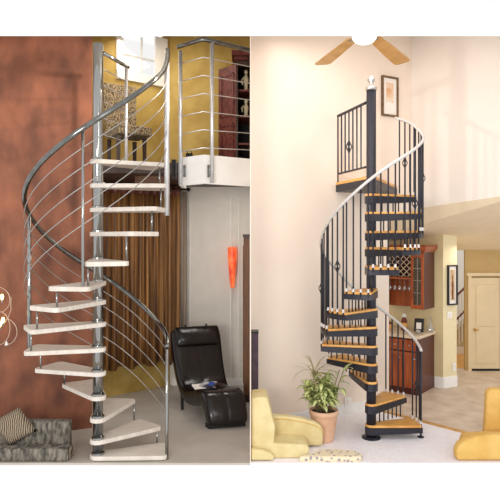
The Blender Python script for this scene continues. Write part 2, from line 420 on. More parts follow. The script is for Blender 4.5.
part('handrail', MB().tube([rail(a) for a in angs if a <= 372], .024, 12), M['steel_dark'], st, smooth=True)
for j in range(1,6):
    part('cable', MB().tube([rail(a, -.165*j) for a in angs if a <= 361], .0046, 6), M['cable'], st, smooth=True)
for a, zt, zb, r in ((0,1.07,0,.017),(180,2.36,1.0,.02),(274,3.08,1.74,.013),(360,3.86,2.37,.026)):
    q = pol(LC, LR+.01, a, 0)
    part('post', MB().tube([(q.x,q.y,zb),(q.x,q.y,zt)], r, 12), M['steel_light'] if a == 360 else M['steel'], st, smooth=True)
mb = MB(); q = P(174,0,6.02); mb.box((q.x,q.y,2.87), (.045,.06,.2)); mb.box((q.x,q.y-.035,2.87), (.022,.02,.13))
part('landing_bracket', mb, M['iron'], st)

# landing rail from the pole to the loft
lr = thing('landing_rail', (-1.31,6.09,LZ-.12), 'short steel landing rail with cables between pole top and loft wall', 'railing')
A, B = Vector((-1.43,5.62,3.96)), Vector((-1.31,6.09,3.97))
part('rail', MB().tube([A, B, B+(B-A)*.08], .02, 10), M['steel'], lr, smooth=True)
part('post', MB().tube([(B.x,B.y,LZ-.12),(B.x,B.y,3.95)], .017, 10), M['steel_light'], lr, smooth=True)
for j in range(1,6):
    part('cable', MB().tube([A-Vector((0,0,.16*j)), B-Vector((0,0,.16*j))], .0045, 6), M['cable'], lr, smooth=True)

# loft guard rail
g0, g1, g2 = P(178,47,6.22), P(203,39,6.02), P(249.6,50,6.36)
gr = thing('guard_rail', (g1.x,g1.y,2.74), 'angled steel guard rail with six cables along the white loft edge', 'railing')
part('handrail', MB().tube([g0,g1,g2], .024, 10), M['steel_dark'], gr, smooth=True)
pA, pB = P(180.5,50,6.20), P(212,42,6.03)
for p in (pA, pB):
    part('post', MB().tube([(p.x,p.y,2.73),(p.x,p.y,p.z-.01)], .021, 12), M['steel_light'], gr, smooth=True)
for j in range(6):
    d = Vector((0,0,.19+.19*j))
    part('cable', MB().tube([g0-d, g1-d, g2-d*.97], .0055, 6), M['steel_light'], gr, smooth=True)

# ------------------------------------------------------------------ loft furniture
wc = thing('wicker_chair', (-1.58,7.2,LZ), 'woven wicker chair with dark wooden legs up on the loft', 'chair')
cR = Matrix.Rotation(D2R(33), 3, 'Z'); c0 = Vector((-1.56,7.25,0))
def cpt(x, y, z): return c0 + cR@Vector((x,y,0)) + Vector((0,0,z))
mb = MB(); mb.loft([cpt(-.20,.15,LZ+.40),cpt(.20,.15,LZ+.40),cpt(.20,.20,LZ+.40),cpt(-.20,.20,LZ+.40)],
                   [cpt(-.23,.23,LZ+1.12),cpt(.23,.23,LZ+1.12),cpt(.23,.27,LZ+1.12),cpt(-.23,.27,LZ+1.12)])
part('backrest', mb, M['wicker'], wc, bevel=.015)
mb = MB(); mb.box(cpt(.02,-.04,LZ+.45), (.44,.46,.11), D2R(33)); part('seat', mb, M['wicker'], wc, bevel=.02)
for x, y in ((-.17,-.18),(.17,-.18),(-.17,.15),(.17,.15)):
    mb = MB(); mb.loft([cpt(x-.015,y-.015,LZ),cpt(x+.015,y-.015,LZ),cpt(x+.015,y+.015,LZ),cpt(x-.015,y+.015,LZ)],
                       [cpt(x-.022,y-.022,LZ+.38),cpt(x+.022,y-.022,LZ+.38),cpt(x+.022,y+.022,LZ+.38),cpt(x-.022,y+.022,LZ+.38)])
    part('leg', mb, M['darkwood'], wc)
# armoire, door standing open
ar = thing('armoire', (-.14,7.9,LZ), 'dark maroon armoire with one carved door open beside the loft partition', 'cabinet')
q = P(236,0,7.7).x
mb = MB(); mb.box((q/2-.004,8.0,LZ+.02), (-q-.01,.6,.04)); mb.box((q/2-.004,8.0,4.50), (-q-.01,.6,.05)); mb.box((q/2-.004,8.28,3.77), (-q-.01,.03,1.44))
mb.box((q+.012,8.0,3.77), (.024,.6,1.44)); part('case', mb, M['darkwood'], ar)
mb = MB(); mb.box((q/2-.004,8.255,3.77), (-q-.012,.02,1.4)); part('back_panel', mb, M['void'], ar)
for z in (3.42,3.79,4.14): part('shelf', MB().box((q/2+.007,7.99,z), (-q-.03,.5,.025)), M['maroon'], ar)
mb = MB(); mb.box((q/2-.02,7.97,4.55), (-q+.0,.66,.05)); mb.box((q/2-.03,7.95,4.60), (-q+.05,.74,.06)); part('cornice', mb, M['maroon'], ar)
d0, d1 = P(218.5,0,7.95), P(236,0,7.7)
mb = MB(); mb.ext([(d0.x,d0.y,LZ+.05),(d1.x,d1.y,LZ+.05),(d1.x,d1.y,4.48),(d0.x,d0.y,4.48)], (.012,.022,0))
dr = part('door', mb, M['maroon'], ar)
mb = MB()
for z0, z1 in ((3.15,3.70),(3.80,4.38)):
    for s, e in ((.12,.2),(.8,.88)):
        a = d0.lerp(d1,s); b = d0.lerp(d1,e); mb.ext([(a.x,a.y,z0),(b.x,b.y,z0),(b.x,b.y,z1),(a.x,a.y,z1)], (-.005,-.01,0))
    for zz in (z0, z1-.03):
        a = d0.lerp(d1,.12); b = d0.lerp(d1,.88); mb.ext([(a.x,a.y,zz),(b.x,b.y,zz),(b.x,b.y,zz+.03),(a.x,a.y,zz+.03)], (-.005,-.01,0))
part('panel_moulding', mb, M['maroon'], dr)
def figurine(z, label, h):
    c = (-.055,7.82,z)
    mb = MB(); mb.lathe([(.035,0),(.04,.012),(.022,.03),(.03,h*.35),(.036,h*.5),(.02,h*.68),(.012,h*.74)], c, 12)
    mb.ball((c[0],c[1],z+h*.84), .026, (1,1,1.25)); mb.tube([(c[0]-.03,c[1],z+h*.62),(c[0]-.06,c[1]-.01,z+h*.45),(c[0]-.045,c[1]-.02,z+h*.25)], .011)
    part('figurine', mb, M['bone'], None, smooth=True, label=label, cat='figurine')
figurine(4.153, 'pale bone-coloured figurine on the top shelf of the maroon armoire', .30)
figurine(3.803, 'pale figurine on the middle shelf of the maroon armoire, lower of two', .24)
hb = thing('handbag', tuple(P(188.5,156,6.3)), 'small black handbag on the loft floor beside the guard post', 'bag')
q = P(188.5,0,6.3); mb = MB(); mb.loft([(q.x-.045,6.36,LZ),(q.x+.045,6.36,LZ),(q.x+.045,6.42,LZ),(q.x-.045,6.42,LZ)], [(q.x-.035,6.38,LZ+.075),(q.x+.035,6.38,LZ+.075),(q.x+.035,6.40,LZ+.075),(q.x-.035,6.40,LZ+.075)])
part('body', mb, M['winblack'], hb)
part('handle', MB().tube([(q.x+.025*math.cos(t*.314),6.39,LZ+.07+.035*math.sin(t*.314)) for t in range(11)], .005), M['winblack'], hb)

# ------------------------------------------------------------------ curtains under the loft
d = (WW1-WW0).normalized(); nn = Vector((d.y,-d.x))
cu0 = Vector((-2.02,7.58)); cu1 = Vector((-.90,8.22)); cd = (cu1-cu0); cl = cd.length; cd.normalize(); cn = Vector((cd.y,-cd.x))
RODZ = 2.845
def fold_sheet(u0, u1, z0, z1, amp, waves, zn=2, ragged=0):
    rows = []
    N = int((u1-u0)*110)
    for r in range(zn+1):
        t = r/zn; row = []
        for i in range(N+1):
            u = u0+(u1-u0)*i/N
            w_ = amp*math.sin(2*math.pi*waves*u + .6*math.sin(9*u)) * (1-.25*t)
            z = z0 + (z1-z0)*t + (ragged*math.sin(23*u)*(1-t))
            row.append((cu0.x+cd.x*u+cn.x*w_, cu0.y+cd.y*u+cn.y*w_, z))
        rows.append(row)
    return MB().grid(rows)
ct = thing('curtain', (cu0.x+cd.x*.6, cu0.y+cd.y*.6, .4), 'brown pleated floor-length curtain hanging on a rod under the loft', 'curtain')
part('fabric', fold_sheet(.0, cl-.10, .40, RODZ-.02, .035, 9, 6, .03), M['curtain'], ct, smooth=True, solid=.004)
part('heading', fold_sheet(-.0, cl-.10, RODZ-.09, RODZ+.045, .042, 9, 1), M['tieband'], ct, smooth=True, solid=.01)
for i in range(9):
    u = .06+i*(cl-.2)/8; c = Vector((cu0.x+cd.x*u+cn.x*.05, cu0.y+cd.y*u+cn.y*.05, RODZ-.01))
    ring = [c+Vector((cd.x*.026*math.cos(t*.5236), cd.y*.026*math.cos(t*.5236), .026*math.sin(t*.5236))) for t in range(12)]
    part('grommet', MB().tube(ring, .008, 6, closed=True), M['iron'], ct, smooth=True)
sh = fold_sheet(cl-.09, cl+.0, .55, RODZ-.03, .022, 13, 3, .02)
part('sheer_curtain', sh, M['sheer'], None, smooth=True, solid=.003, label='narrow grey sheer curtain beside the brown curtain right edge', cat='curtain')
cr = thing('curtain_rod', (cu1.x,cu1.y,RODZ), 'dark iron curtain rod with ball end under the loft', 'curtain rod')
a = cu0-cd*.1; b = cu1+cd*.02
part('rod', MB().tube([(a.x,a.y,RODZ),(b.x,b.y,RODZ)], .012, 8), M['iron'], cr, smooth=True)
part('finial', MB().ball((b.x,b.y,RODZ), .03), M['iron'], cr, smooth=True)
bk = cu1-cd*.06
part('bracket', MB().box((bk.x-cn.x*.08,bk.y-cn.y*.08,RODZ+.0), (.02,.17,.02), math.atan2(cn.y,cn.x)+math.pi/2), M['iron'], cr)
# things stowed on the beam shelf under the loft
mb = MB(); mb.box((-1.22,7.2,2.86), (.34,.5,.08)); struct('trim_5', mb, M['brownwood'])

# wall sconce, red glass
sx = P(232.5,0,8.36).x
sc = thing('wall_sconce', (sx,8.36,1.45), 'glowing orange-red glass wall sconce on the grey wall', 'lamp')
z1 = EYE-9*8.3/FPX; z0 = EYE-50*8.3/FPX
mb = MB(); mb.lathe([(.022,0),(.03,.02),(.05,(z1-z0)*.4),(.065,(z1-z0)*.75),(.068,z1-z0-.03),(.06,z1-z0)], (sx,8.30,z0), 20); part('lamp_shade', mb, M['redglass'], sc, smooth=True)
part('wall_plate', MB().box((sx,8.395,(z0+z1)/2), (.06,.04,.18)), M['iron'], sc)
part('arm', MB().tube([(sx,8.39,(z0+z1)/2),(sx,8.33,(z0+z1)/2)], .012), M['iron'], sc)
# tall brown cupboard against the partition
tc = thing('tall_cupboard', (-.045,7.75,0), 'tall narrow brown wooden cupboard against the partition behind the black lounger', 'cabinet')
mb = MB(); mb.box((-.046,7.75,1.13), (.078,.5,2.06)); part('case', mb, M['brownwood'], tc, bevel=.004)
mb = MB(); mb.box((-.048,7.74,2.18), (.09,.54,.04)); part('top', mb, M['darkwood'], tc)
part('plinth', MB().box((-.045,7.76,.05), (.07,.46,.1)), M['darkwood'], tc)
part('door_panel', MB().box((-.088,7.75,1.15), (.012,.42,1.8)), M['brownwood'], tc)

# ------------------------------------------------------------------ black leather lounger
lg = thing('lounge_chair', (-.5,7.0,0), 'black leather wave-shaped lounge chair with padded headrest on the stone floor', 'chair')
b0L, f0L = Vector((-.985,7.40)), Vector((-.455,6.42))          # left side line: back -> front
b0R, f0R = Vector((-.37,7.62)), Vector((-.015,6.52))           # right side line
# profile: t along the length (0 back, 1 front), top height, thickness
prof = [(-.10,1.00,.07),(-.05,.88,.09),(.03,.66,.11),(.11,.48,.12),(.19,.35,.13),(.28,.285,.14),(.38,.285,.16),(.50,.315,.18),(.60,.355,.19),(.70,.385,.19),(.79,.39,.18),(.87,.355,.16),(.93,.29,.14),(.97,.21,.12),(.99,.11,.10),(1.0,.035,.07)]
def lpt(t, s, z):
    L_ = b0L.lerp(f0L, t); R_ = b0R.lerp(f0R, t); q = L_.lerp(R_, s); return Vector((q.x,q.y,z))
def lounger_body():
    n = len(prof); rows_t, rows_b = [], []
    ss = [0,.03,.12,.3,.47,.5,.53,.7,.88,.97,1]
    pp = [Vector((p[0]*1.15, p[1])) for p in prof]
    bm_rows = []
    for i, (t, z, th) in enumerate(prof):
        tg = (pp[min(i+1,n-1)]-pp[max(i-1,0)]).normalized(); nrm = Vector((-tg.y, tg.x))   # up-facing normal in (t,z)
        if nrm.y < 0 and i < 3: pass
        ring = []
        for s in ss:
            edge = -.02 if s in (0,1) else (0 if s in (.03,.97) else .006); seam = -.007 if s == .5 else 0
            tuft = .004*math.sin(i*1.9)
            o = edge+seam+tuft
            ring.append(lpt(t+nrm.x*o, s, z+nrm.y*o))
        for s in ss[::-1]:
            ring.append(lpt(t-nrm.x*th, s, max(.02, z-nrm.y*th)))
        bm_rows.append(ring)
    mb = MB(); V = [[mb.bm.verts.new(p) for p in r] for r in bm_rows]; m = len(V[0])
    for a, b in zip(V, V[1:]):
        for k in range(m): mb.face([a[k],a[(k+1)%m],b[(k+1)%m],b[k]])
    mb.face(V[0][::-1]); mb.face(V[-1]); return mb
part('upholstery', lounger_body(), M['leather'], lg, smooth=True, sub=1)
mb = MB()
hr = []
for i in range(5):
    z = .98 - i*.055; t = -.092 + i*.026; row = []
    for s in (.06,.12,.3,.5,.7,.88,.94):
        pf = .05*math.sin(math.pi*(i+.35)/4.7)*(1 if .1 < s < .9 else .35)
        row.append(lpt(t+pf+.006, s, z+pf*.3))
    hr.append(row)
part('headrest', MB().grid(hr), M['leather'], lg, smooth=True, sub=2, solid=.02)
for s in (.3,.72):
    part('strap', MB().tube([lpt(-.16,s,.93), lpt(-.11,s,1.008), lpt(-.06,s,.985)], .008, 6), M['leather'], lg, smooth=True)
for t, s in ((.2,.05),(.2,.95)):
    a = lpt(t,s,0); part('leg', MB().tube([(a.x,a.y,.0),(a.x,a.y,.22)], [.018,.024], 8), M['winblack'], lg)
mb = MB(); mb.loft([lpt(.86,.04,0),lpt(.95,.04,0),lpt(.95,.96,0),lpt(.86,.96,0)], [lpt(.86,.04,.05),lpt(.95,.04,.05),lpt(.95,.96,.05),lpt(.86,.96,.05)]); part('front_foot', mb, M['winblack'], lg)
def magazine(c, rz, sx_, sy_, z, label, ms, nm='magazine'):
    mg = thing(nm, (c.x,c.y,z), label, 'magazine')
    R3 = Matrix.Rotation(rz,3,'Z') @ Matrix.Rotation(D2R(12),3,'X')
    part('cover', MB().box((c.x,c.y,z+.012), (sx_,sy_,.012), M=R3), ms[0], mg)
    part('printed_picture', MB().box(Vector((c.x,c.y,z+.019))+R3@Vector((sx_*.2,0,0)), (sx_*.35,sy_*.6,.003), M=R3), ms[1], mg)
magazine(lpt(.44,.36,0), D2R(25), .26, .20, .315, 'open magazine with pale pages lying on the black lounge seat', (M['mat_board'], M['mag']))
magazine(lpt(.42,.46,0), D2R(-10), .20, .14, .345, 'smaller dark magazine with blue picture on top of the open one', (M['mag'], M['blue']))

# ------------------------------------------------------------------ grey patterned sofa, bottom left
sf = thing('sofa', (-2.2,5.75,0), 'grey patterned fabric sofa in front of the copper wall', 'sofa')
xr = P(69.5,0,5.70).x; xs = P(68.5,0,5.55).x
mb = MB(); mb.box(((-2.72+xs)/2,5.605,.062), (xs+2.72,.16,.124)); part('seat', mb, M['sofa'], sf, bevel=.02)
mb = MB(); mb.ext([(-2.72,5.69,.0),(xr,5.69,.0),(xr,5.69,.335),(-2.72,5.69,.345)], (0,.10,0)); part('armrest', mb, M['sofa'], sf, bevel=.018)
mb = MB(); mb.ext([(xs+.001,5.545,.015),(xs+.001,5.67,.015),(xs+.001,5.67,.115),(xs+.001,5.545,.115)], (.008,0,0)); part('side_piping', mb, M['cushion'], sf)
cz = .12
sc_ = thing('throw_cushion', (-2.3,5.72,cz), 'brown striped throw cushion leaning on the grey sofa', 'cushion')
pts = []
mb = MB()
NU = 8
def cush(sgn):
    rows = []
    for i in range(NU+1):
        row = []
        for j in range(NU+1):
            u, v = i/NU*2-1, j/NU*2-1
            th = .055*(1-u**4)*(1-v**4)
            e = 1-.05*(1-abs(u)**2)*(abs(v) > .99)
            x = u*.13; z = v*.13
            a = D2R(33); xx = x*math.cos(a)-z*math.sin(a); zz = x*math.sin(a)+z*math.cos(a)
            row.append((-2.31+xx*1.25, 5.628+sgn*th, .305+zz*1.05))
        rows.append(row)
    return rows
mb.grid(cush(1)); mb.grid(cush(-1)); bmesh.ops.remove_doubles(mb.bm, verts=mb.bm.verts, dist=.0005)
part('cover', mb, M['cushion'], sc_, smooth=True)

# wire lamp at far left on the copper wall
wl = thing('wire_lamp', (-2.66,6.03,1.4), 'wire wall lamp with bare glowing bulbs on the copper wall', 'lamp')
YL = 6.0
def wirep(pts): return [P(x,y,YL) for x,y in pts]
def circ(cx, cy, rx, ry, a0, a1, n=16): return [(cx+rx*math.cos(D2R(a0+(a1-a0)*i/n)), cy+ry*math.sin(D2R(a0+(a1-a0)*i/n))) for i in range(n+1)]
for pts in (circ(-3,300,13,13,-95,75), circ(-2,328,12,17,-80,95), circ(3,332,14,14,-75,60)+[(6,343)], [(11,297),(11,310),(8,318),(3,326)]):
    part('wire', MB().tube(wirep(pts), .004, 5), M['wire'], wl, smooth=True)
for x, y in ((2,300),(3,323),(0,327)):
    c = P(x,y,YL); bl = part('bulb', MB().lathe([(.008,0),(.012,.012),(.02,.035),(.013,.055),(.003,.062)], c, 10), M['bulb'], wl, smooth=True)
    part('socket', MB().lathe([(.008,-.03),(.01,-.005),(.008,.002)], c, 8), M['steel'], bl)
c = P(6.5,344,YL); part('spot_head', MB().lathe([(.02,-.012),(.016,.0),(.008,.02),(.005,.03)], c, 10), M['white'], wl, smooth=True)
part('wall_plate', MB().lathe([(.04,0),(.04,.10)], P(-6,330,YL+.0), 12), M['steel'], wl)

# ------------------------------------------------------------------ RIGHT: black and oak spiral stair
RC = Vector((1.305,6.19)); RR = .54
RT = [(0,.936),(45,1.19),(90,1.49),(135,1.86),(180,2.13),(225,2.48),(270,2.82),(315,3.07),(345,3.21),(365,3.31),(385,3.43),(408,3.53)]
rs = thing('spiral_staircase', (RC.x,RC.y,0), 'black metal spiral staircase with oak treads and white handrail beside the cream wall', 'staircase')
o = part('pole', MB().lathe([(.052,0),(.052,3.74)], (RC.x,RC.y,0), 20), M['black'], rs)
for p in o.data.polygons: p.use_smooth = len(p.vertices) == 4
part('base_plate', MB().lathe([(.10,0),(.10,.012),(.085,.022)], (RC.x,RC.y,0), 24), M['black'], rs)
mb = MB(); mb.lathe([(.06,3.74),(.062,3.77),(.045,3.785),(.025,3.80),(.022,3.815),(.04,3.84),(.042,3.86),(.025,3.89),(.008,3.91)], (RC.x,RC.y,0), 16)
part('finial', mb, M['nickel'], rs, smooth=True)
r_ang = [9,48,90,128,160,188,215,243,272,308,336,363,390]
r_y = [424,403,381,363,345,326,308,288,265,247,231,212,194]
r_z = [EYE+(HOR-y)/92.94 for y in r_y]
def rwedge(a, r, ha, hub, n=6):
    pts = []
    for k in range(5):
        t = a+100+160*k/4; pts.append((hub*math.cos(D2R(t)), hub*math.sin(D2R(t))))
    for k in range(n+1):
        t = a-ha+2*ha*k/n; pts.append((r*math.cos(D2R(t)), r*math.sin(D2R(t))))
    return pts
nb = 0
for k, (a, z) in enumerate(zip(r_ang, r_z)):
    w2 = rwedge(a, RR, 16.5, .07)
    mb = MB()
    low = [(RC.x+x, RC.y+y, z-.025-(.082-.03*math.hypot(x,y)/RR)) for x, y in w2]
    mb.loft(low, [(RC.x+x, RC.y+y, z-.025) for x, y in w2])
    t = part('tread', mb, M['black'], rs)
    w3 = rwedge(a, RR-.012, 15.5, .066)
    part('wood_top', MB().prism([(RC.x+x,RC.y+y) for x, y in w3], z-.025, z), M['oak'], t, bevel=.004)
    if k:
        ra = a-13; zb_ = r_z[k-1]
        for j in range(6):
            q = pol(RC, .13+.068*j, ra, 0)
            part('riser_bar', MB().tube([(q.x,q.y,zb_+.0),(q.x,q.y,z-.06)], .0075, 6), M['black'], t, smooth=True)
    offs = (-12,-4,4,12)
    for off in offs:
        b = a+off
        if b < -3 or b > 406: continue
        b = max(b, 0)
        p0 = pol(RC, RR-.006, b, z-.05); p1 = pol(RC, RR-.006, b, interp(RT, b)-.01)
        bl = part('baluster', MB().tube([p0,p1], .0085, 6), M['black'], rs, smooth=True)
        part('foot', MB().lathe([(.0145,0),(.0145,.01),(.011,.015),(.011,.03),(.0088,.034)], (p0.x,p0.y,z), 8), M['alu'], bl)
        nb += 1
        if nb % 6 == 3:
            zc = (p0.z*.52+p1.z*.48); mb = MB()
            for j in range(4):
                mb.tube([(p0.x+.026*math.sin(math.pi*i/8)*math.cos(j*1.571+i*.35), p0.y+.026*math.sin(math.pi*i/8)*math.sin(j*1.571+i*.35), zc-.06+.015*i) for i in range(9)], .005, 5)
            part('basket_ornament', mb, M['black'], bl, smooth=True)
hp = [pol(RC, RR, a*4, interp(RT, a*4)) for a in range(0,103)]
part('handrail', MB().tube(hp, .0155, 10), M['alu'], rs, smooth=True)
nwl = pol(RC, RR, 2, 0)
nn_ = part('newel_post', MB().tube([(nwl.x,nwl.y,0),(nwl.x,nwl.y,.93)], .012, 8), M['black'], rs)
part('foot_plate', MB().lathe([(.035,0),(.035,.01),(.02,.016)], (nwl.x,nwl.y,0), 12), M['black'], nn_)
# landing
lz = 2.82
e0, e1 = Vector((1.035,6.93)), Vector((1.90,7.42)); h0, h1 = Vector((1.26,6.21)), Vector((1.35,6.21))
poly = [h0,h1,e1,e0]
ld = part('landing', MB().loft([(p.x,p.y,lz-.115) for p in poly], [(p.x,p.y,lz-.03) for p in poly]), M['black'], rs)
part('wood_top', MB().prism([(p.x,p.y) for p in poly], lz-.03, lz), M['oak'], ld)
r0, r1 = Vector((1.255,6.22)), Vector((1.055,6.90))
rl = lambda t, z: (r0.x+(r1.x-r0.x)*t, r0.y+(r1.y-r0.y)*t, z)
mb = MB(); mb.tube([rl(0,3.615),rl(1.0,3.615)], .017, 8); lrail = part('landing_rail', mb, M['black'], rs)
part('bottom_bar', MB().tube([rl(0,lz+.10),rl(1,lz+.10)], .012, 8), M['black'], lrail)
for i in range(1,8):
    t = 1-(i-1)*.142*.98
    z0_ = lz if i in (1,) else lz+.10
    bl = part('landing_baluster', MB().tube([rl(t,z0_),rl(t,3.60)], .0095, 6), M['black'], lrail)
    if i == 4:
        p = Vector(rl(t,3.2)); mb = MB()
        for j in range(4):
            mb.tube([(p.x+.03*math.sin(math.pi*q/8)*math.cos(j*1.571+q*.35), p.y+.03*math.sin(math.pi*q/8)*math.sin(j*1.571+q*.35), 3.13+.018*q) for q in range(9)], .006, 5)
        for c_ in list(mb.bm.verts): pass
        part('landing_basket', mb, M['black'], lrail, smooth=True)

# ------------------------------------------------------------------ picture on the stair wall
def picture(name, a, b, z0, z1, fm, art, label, fw=.03, mw=.12, art_in=None):
    a = Vector((a[0],a[1])); b = Vector((b[0],b[1])); d = (b-a); L = d.length; d.normalize(); n = Vector((d.y,-d.x))
    if n.y > 0: n = -n
    root = thing(name, ((a.x+b.x)/2,(a.y+b.y)/2,z0), label, 'picture')
    def quad(mb, u0,u1,za,zb,o,th):
        mb.ext([(a.x+d.x*u0+n.x*o,a.y+d.y*u0+n.y*o,za),(a.x+d.x*u1+n.x*o,a.y+d.y*u1+n.y*o,za),(a.x+d.x*u1+n.x*o,a.y+d.y*u1+n.y*o,zb),(a.x+d.x*u0+n.x*o,a.y+d.y*u0+n.y*o,zb)], (n.x*th,n.y*th,0))
    mb = MB(); quad(mb,0,fw,z0,z1,.0,.03); quad(mb,L-fw,L,z0,z1,.0,.03); quad(mb,fw,L-fw,z0,z0+fw,0,.03); quad(mb,fw,L-fw,z1-fw,z1,0,.03)
    part('frame', mb, fm, root)
    mb = MB(); quad(mb,fw,L-fw,z0+fw,z1-fw,.0,.012); part('mat_board', mb, M['mat_board'], root)
    ai = art_in or (.28,.72,.36,.84)
    mb = MB(); quad(mb,L*ai[0],L*ai[1],z0+(z1-z0)*ai[2],z0+(z1-z0)*ai[3],.012,.003); part('print', mb, art, root)
    return root, quad, L
picture('framed_picture', STW(1.667), STW(1.905), 3.71, 4.22, M['frame_gold'], M['sketch'], 'gilt framed peach abstract print high on the cream stair wall', .022)
ca, cb = A1.lerp(A2,.28), A1.lerp(A2,1.0)
k = Vector((0,-.012))
ca, cb = P(447,0,8.27), P(456.5,0,8.345)
rt, quad, L = picture('framed_picture', (ca.x,ca.y), (cb.x,cb.y), EYE-67*8.3/FPX, EYE-27*8.3/FPX, M['frame_black'], M['sketch2'], 'narrow black framed print of a dark bottle shape on the tan corner wall', .02, art_in=(.3,.72,.12,.88))
za = EYE-63*8.3/FPX
mb = MB(); quad(mb, L*.44, L*.58, za+.03, za+.28, .015, .002); quad(mb, L*.48, L*.54, za+.28, za+.38, .015, .002); part('bottle_motif', mb, M['redbrown'], rt)

# switch and outlets
def plate(px, py, Y, w_, h_, label, cat, nm, yaw):
    c = P(px,py,Y); r = thing(nm, (c.x,c.y,c.z-h_/2), label, cat)
    part('cover_plate', MB().box(c, (w_,.012,h_), yaw), M['white'], r, bevel=.003)
    part('rocker', MB().box(c+Vector((0,-.008,0)), (w_*.3,.01,h_*.45), yaw), M['pinkwhite'], r)
yw = math.atan2((A2-A1).y, (A2-A1).x)
plate(449.5,315,8.285,.09,.10,'white light switch plate on the tan corner wall','switch','light_switch',yw)
plate(454,367,8.32,.06,.12,'white socket plate low on the tan corner wall','socket','wall_socket',yw)
sw = STW(1.19); 
plate(348,402,sw.y-.012,.10,.12,'white socket plate on the cream wall behind the plant','socket','wall_socket',math.atan(.55))

# ------------------------------------------------------------------ bar cabinets
def cbox(mb, u0,u1,w0,w1,z0,z1):
    mb.loft([cab(u0,w0,z0),cab(u1,w0,z0),cab(u1,w1,z0),cab(u0,w1,z0)], [cab(u0,w0,z1),cab(u1,w0,z1),cab(u1,w1,z1),cab(u0,w1,z1)]); return mb
lc = thing('base_cabinet', tuple(cab(.3,.3,0)), 'cherry wood base cabinet with panelled doors under the stone counter', 'cabinet')
part('case', cbox(MB(), .0,.66,.012,.60,.0,.775), M['cherrydark'], lc)
for u0, u1 in ((.02,.21),(.225,.415),(.43,.62)):
    d_ = part('door', cbox(MB(), u0,u1,-.012,.012,.09,.58), M['cherry'], lc, bevel=.004)
    part('raised_panel', cbox(MB(), u0+.035,u1-.035,-.02,-.012,.14,.53), M['cherry'], d_)
    part('knob', MB().ball(cab(u0+.02,-.03,.50), .012), M['nickel'], d_, smooth=True)
    f_ = part('drawer', cbox(MB(), u0,u1,-.012,.012,.60,.75), M['cherry'], lc, bevel=.004)
    part('knob', MB().ball(cab((u0+u1)/2,-.022,.675), .012), M['nickel'], f_, smooth=True)
part('countertop', cbox(MB(), -.03,.68,-.035,.605,.775,.815), M['counter'], None, bevel=.006, label='beige stone countertop on the cherry base cabinet', cat='countertop')
uc = thing('wall_cabinet', tuple(cab(.3,.4,1.15)), 'cherry wood wall cabinet with glass door, wine lattice and stemware rack', 'cabinet')
w0, w1 = .22,.61
mb = MB(); cbox(mb,0,.02,w0,w1,1.15,1.95); cbox(mb,.17,.19,w0,w1,1.15,1.95); cbox(mb,.64,.66,w0,w1,1.15,1.95); cbox(mb,.02,.64,w1-.02,w1,1.15,1.95)
cbox(mb,.02,.17,w0+.03,w1,1.15,1.17); cbox(mb,.02,.64,w0,w1,1.93,1.95)
part('case', mb, M['cherrydark'], uc)
mb = MB(); cbox(mb,-.02,.68,w0-.02,w1,1.95,1.985); cbox(mb,-.045,.70,w0-.045,w1,1.985,2.03); cbox(mb,-.055,.71,w0-.055,w1,2.03,2.05); part('crown', mb, M['cherry'], uc, bevel=.006)
mb = MB(); cbox(mb,.0,.035,w0-.02,w0,1.155,1.945); cbox(mb,.15,.185,w0-.02,w0,1.155,1.945); cbox(mb,.035,.15,w0-.02,w0,1.155,1.215); cbox(mb,.035,.15,w0-.02,w0,1.885,1.945)
arch = [cab(.035+.115*i/8,w0-.02,1.855+.03*math.sin(math.pi*i/8)) for i in range(9)]+[cab(.15,w0-.02,1.89),cab(.035,w0-.02,1.89)]
mb.ext(arch, (W.x*.02,W.y*.02,0))
dd = part('glass_door', mb, M['cherry'], uc)
part('pane', cbox(MB(),.035,.15,w0-.012,w0-.008,1.21,1.89), M['cabglass'], dd)
mb = MB(); cbox(mb,.09,.095,w0-.018,w0-.004,1.215,1.88); 
for z in (1.38,1.55,1.72): cbox(mb,.035,.15,w0-.018,w0-.004,z,z+.006)
part('leaded_bars', mb, M['nickel'], dd)
for z in (1.38,1.55,1.72): part('inner_shelf', cbox(MB(),.02,.17,w0+.05,w1-.02,z,z+.012), M['cherry'], uc)
part('rack_shelf', cbox(MB(),.19,.64,w0,w1,1.565,1.59), M['cherry'], uc)
part('back_board', cbox(MB(),.185,.64,w1-.12,w1-.10,1.15,1.56), M['cherry'], uc)
mb = MB()
for i in range(-3,6):
    for sg in (1,-1):
        p0 = .19+i*.09; q0 = p0+.33
        za_, zb_ = (1.60,1.92) if sg == 1 else (1.92,1.60)
        t0 = max(0,(.19-p0)/.33); t1 = min(1,(.64-p0)/.33)
        if t1 <= t0: continue
        mb.tube([cab(p0+.33*t0,w0+.02+.006*sg,za_+(zb_-za_)*t0), cab(p0+.33*t1,w0+.02+.006*sg,za_+(zb_-za_)*t1)], .005, 4)
part('wine_lattice', mb, M['counter'], uc)
# hanging stemware (each glass is a thing)
gm = MB(); gm.lathe([(.032,0),(.032,-.004),(.005,-.008),(.004,-.08),(.012,-.088),(.028,-.11),(.031,-.14),(.026,-.165)], cab(.25,w0+.08,1.562), 12)
g0_ = part('wine_glass', gm, M['crystal'], None, smooth=True, label='clear stemmed wine glass hanging upside down under the wine lattice', cat='wine glass', group='stemware hanging under the wine lattice')
for i in range(5):
    g = g0_ if i == 0 else g0_.copy()
    if i: COL.objects.link(g)
    c = cab(.24+.075*i, w0+.08, 0); g.location = (c.x, c.y, g0_.location.z)
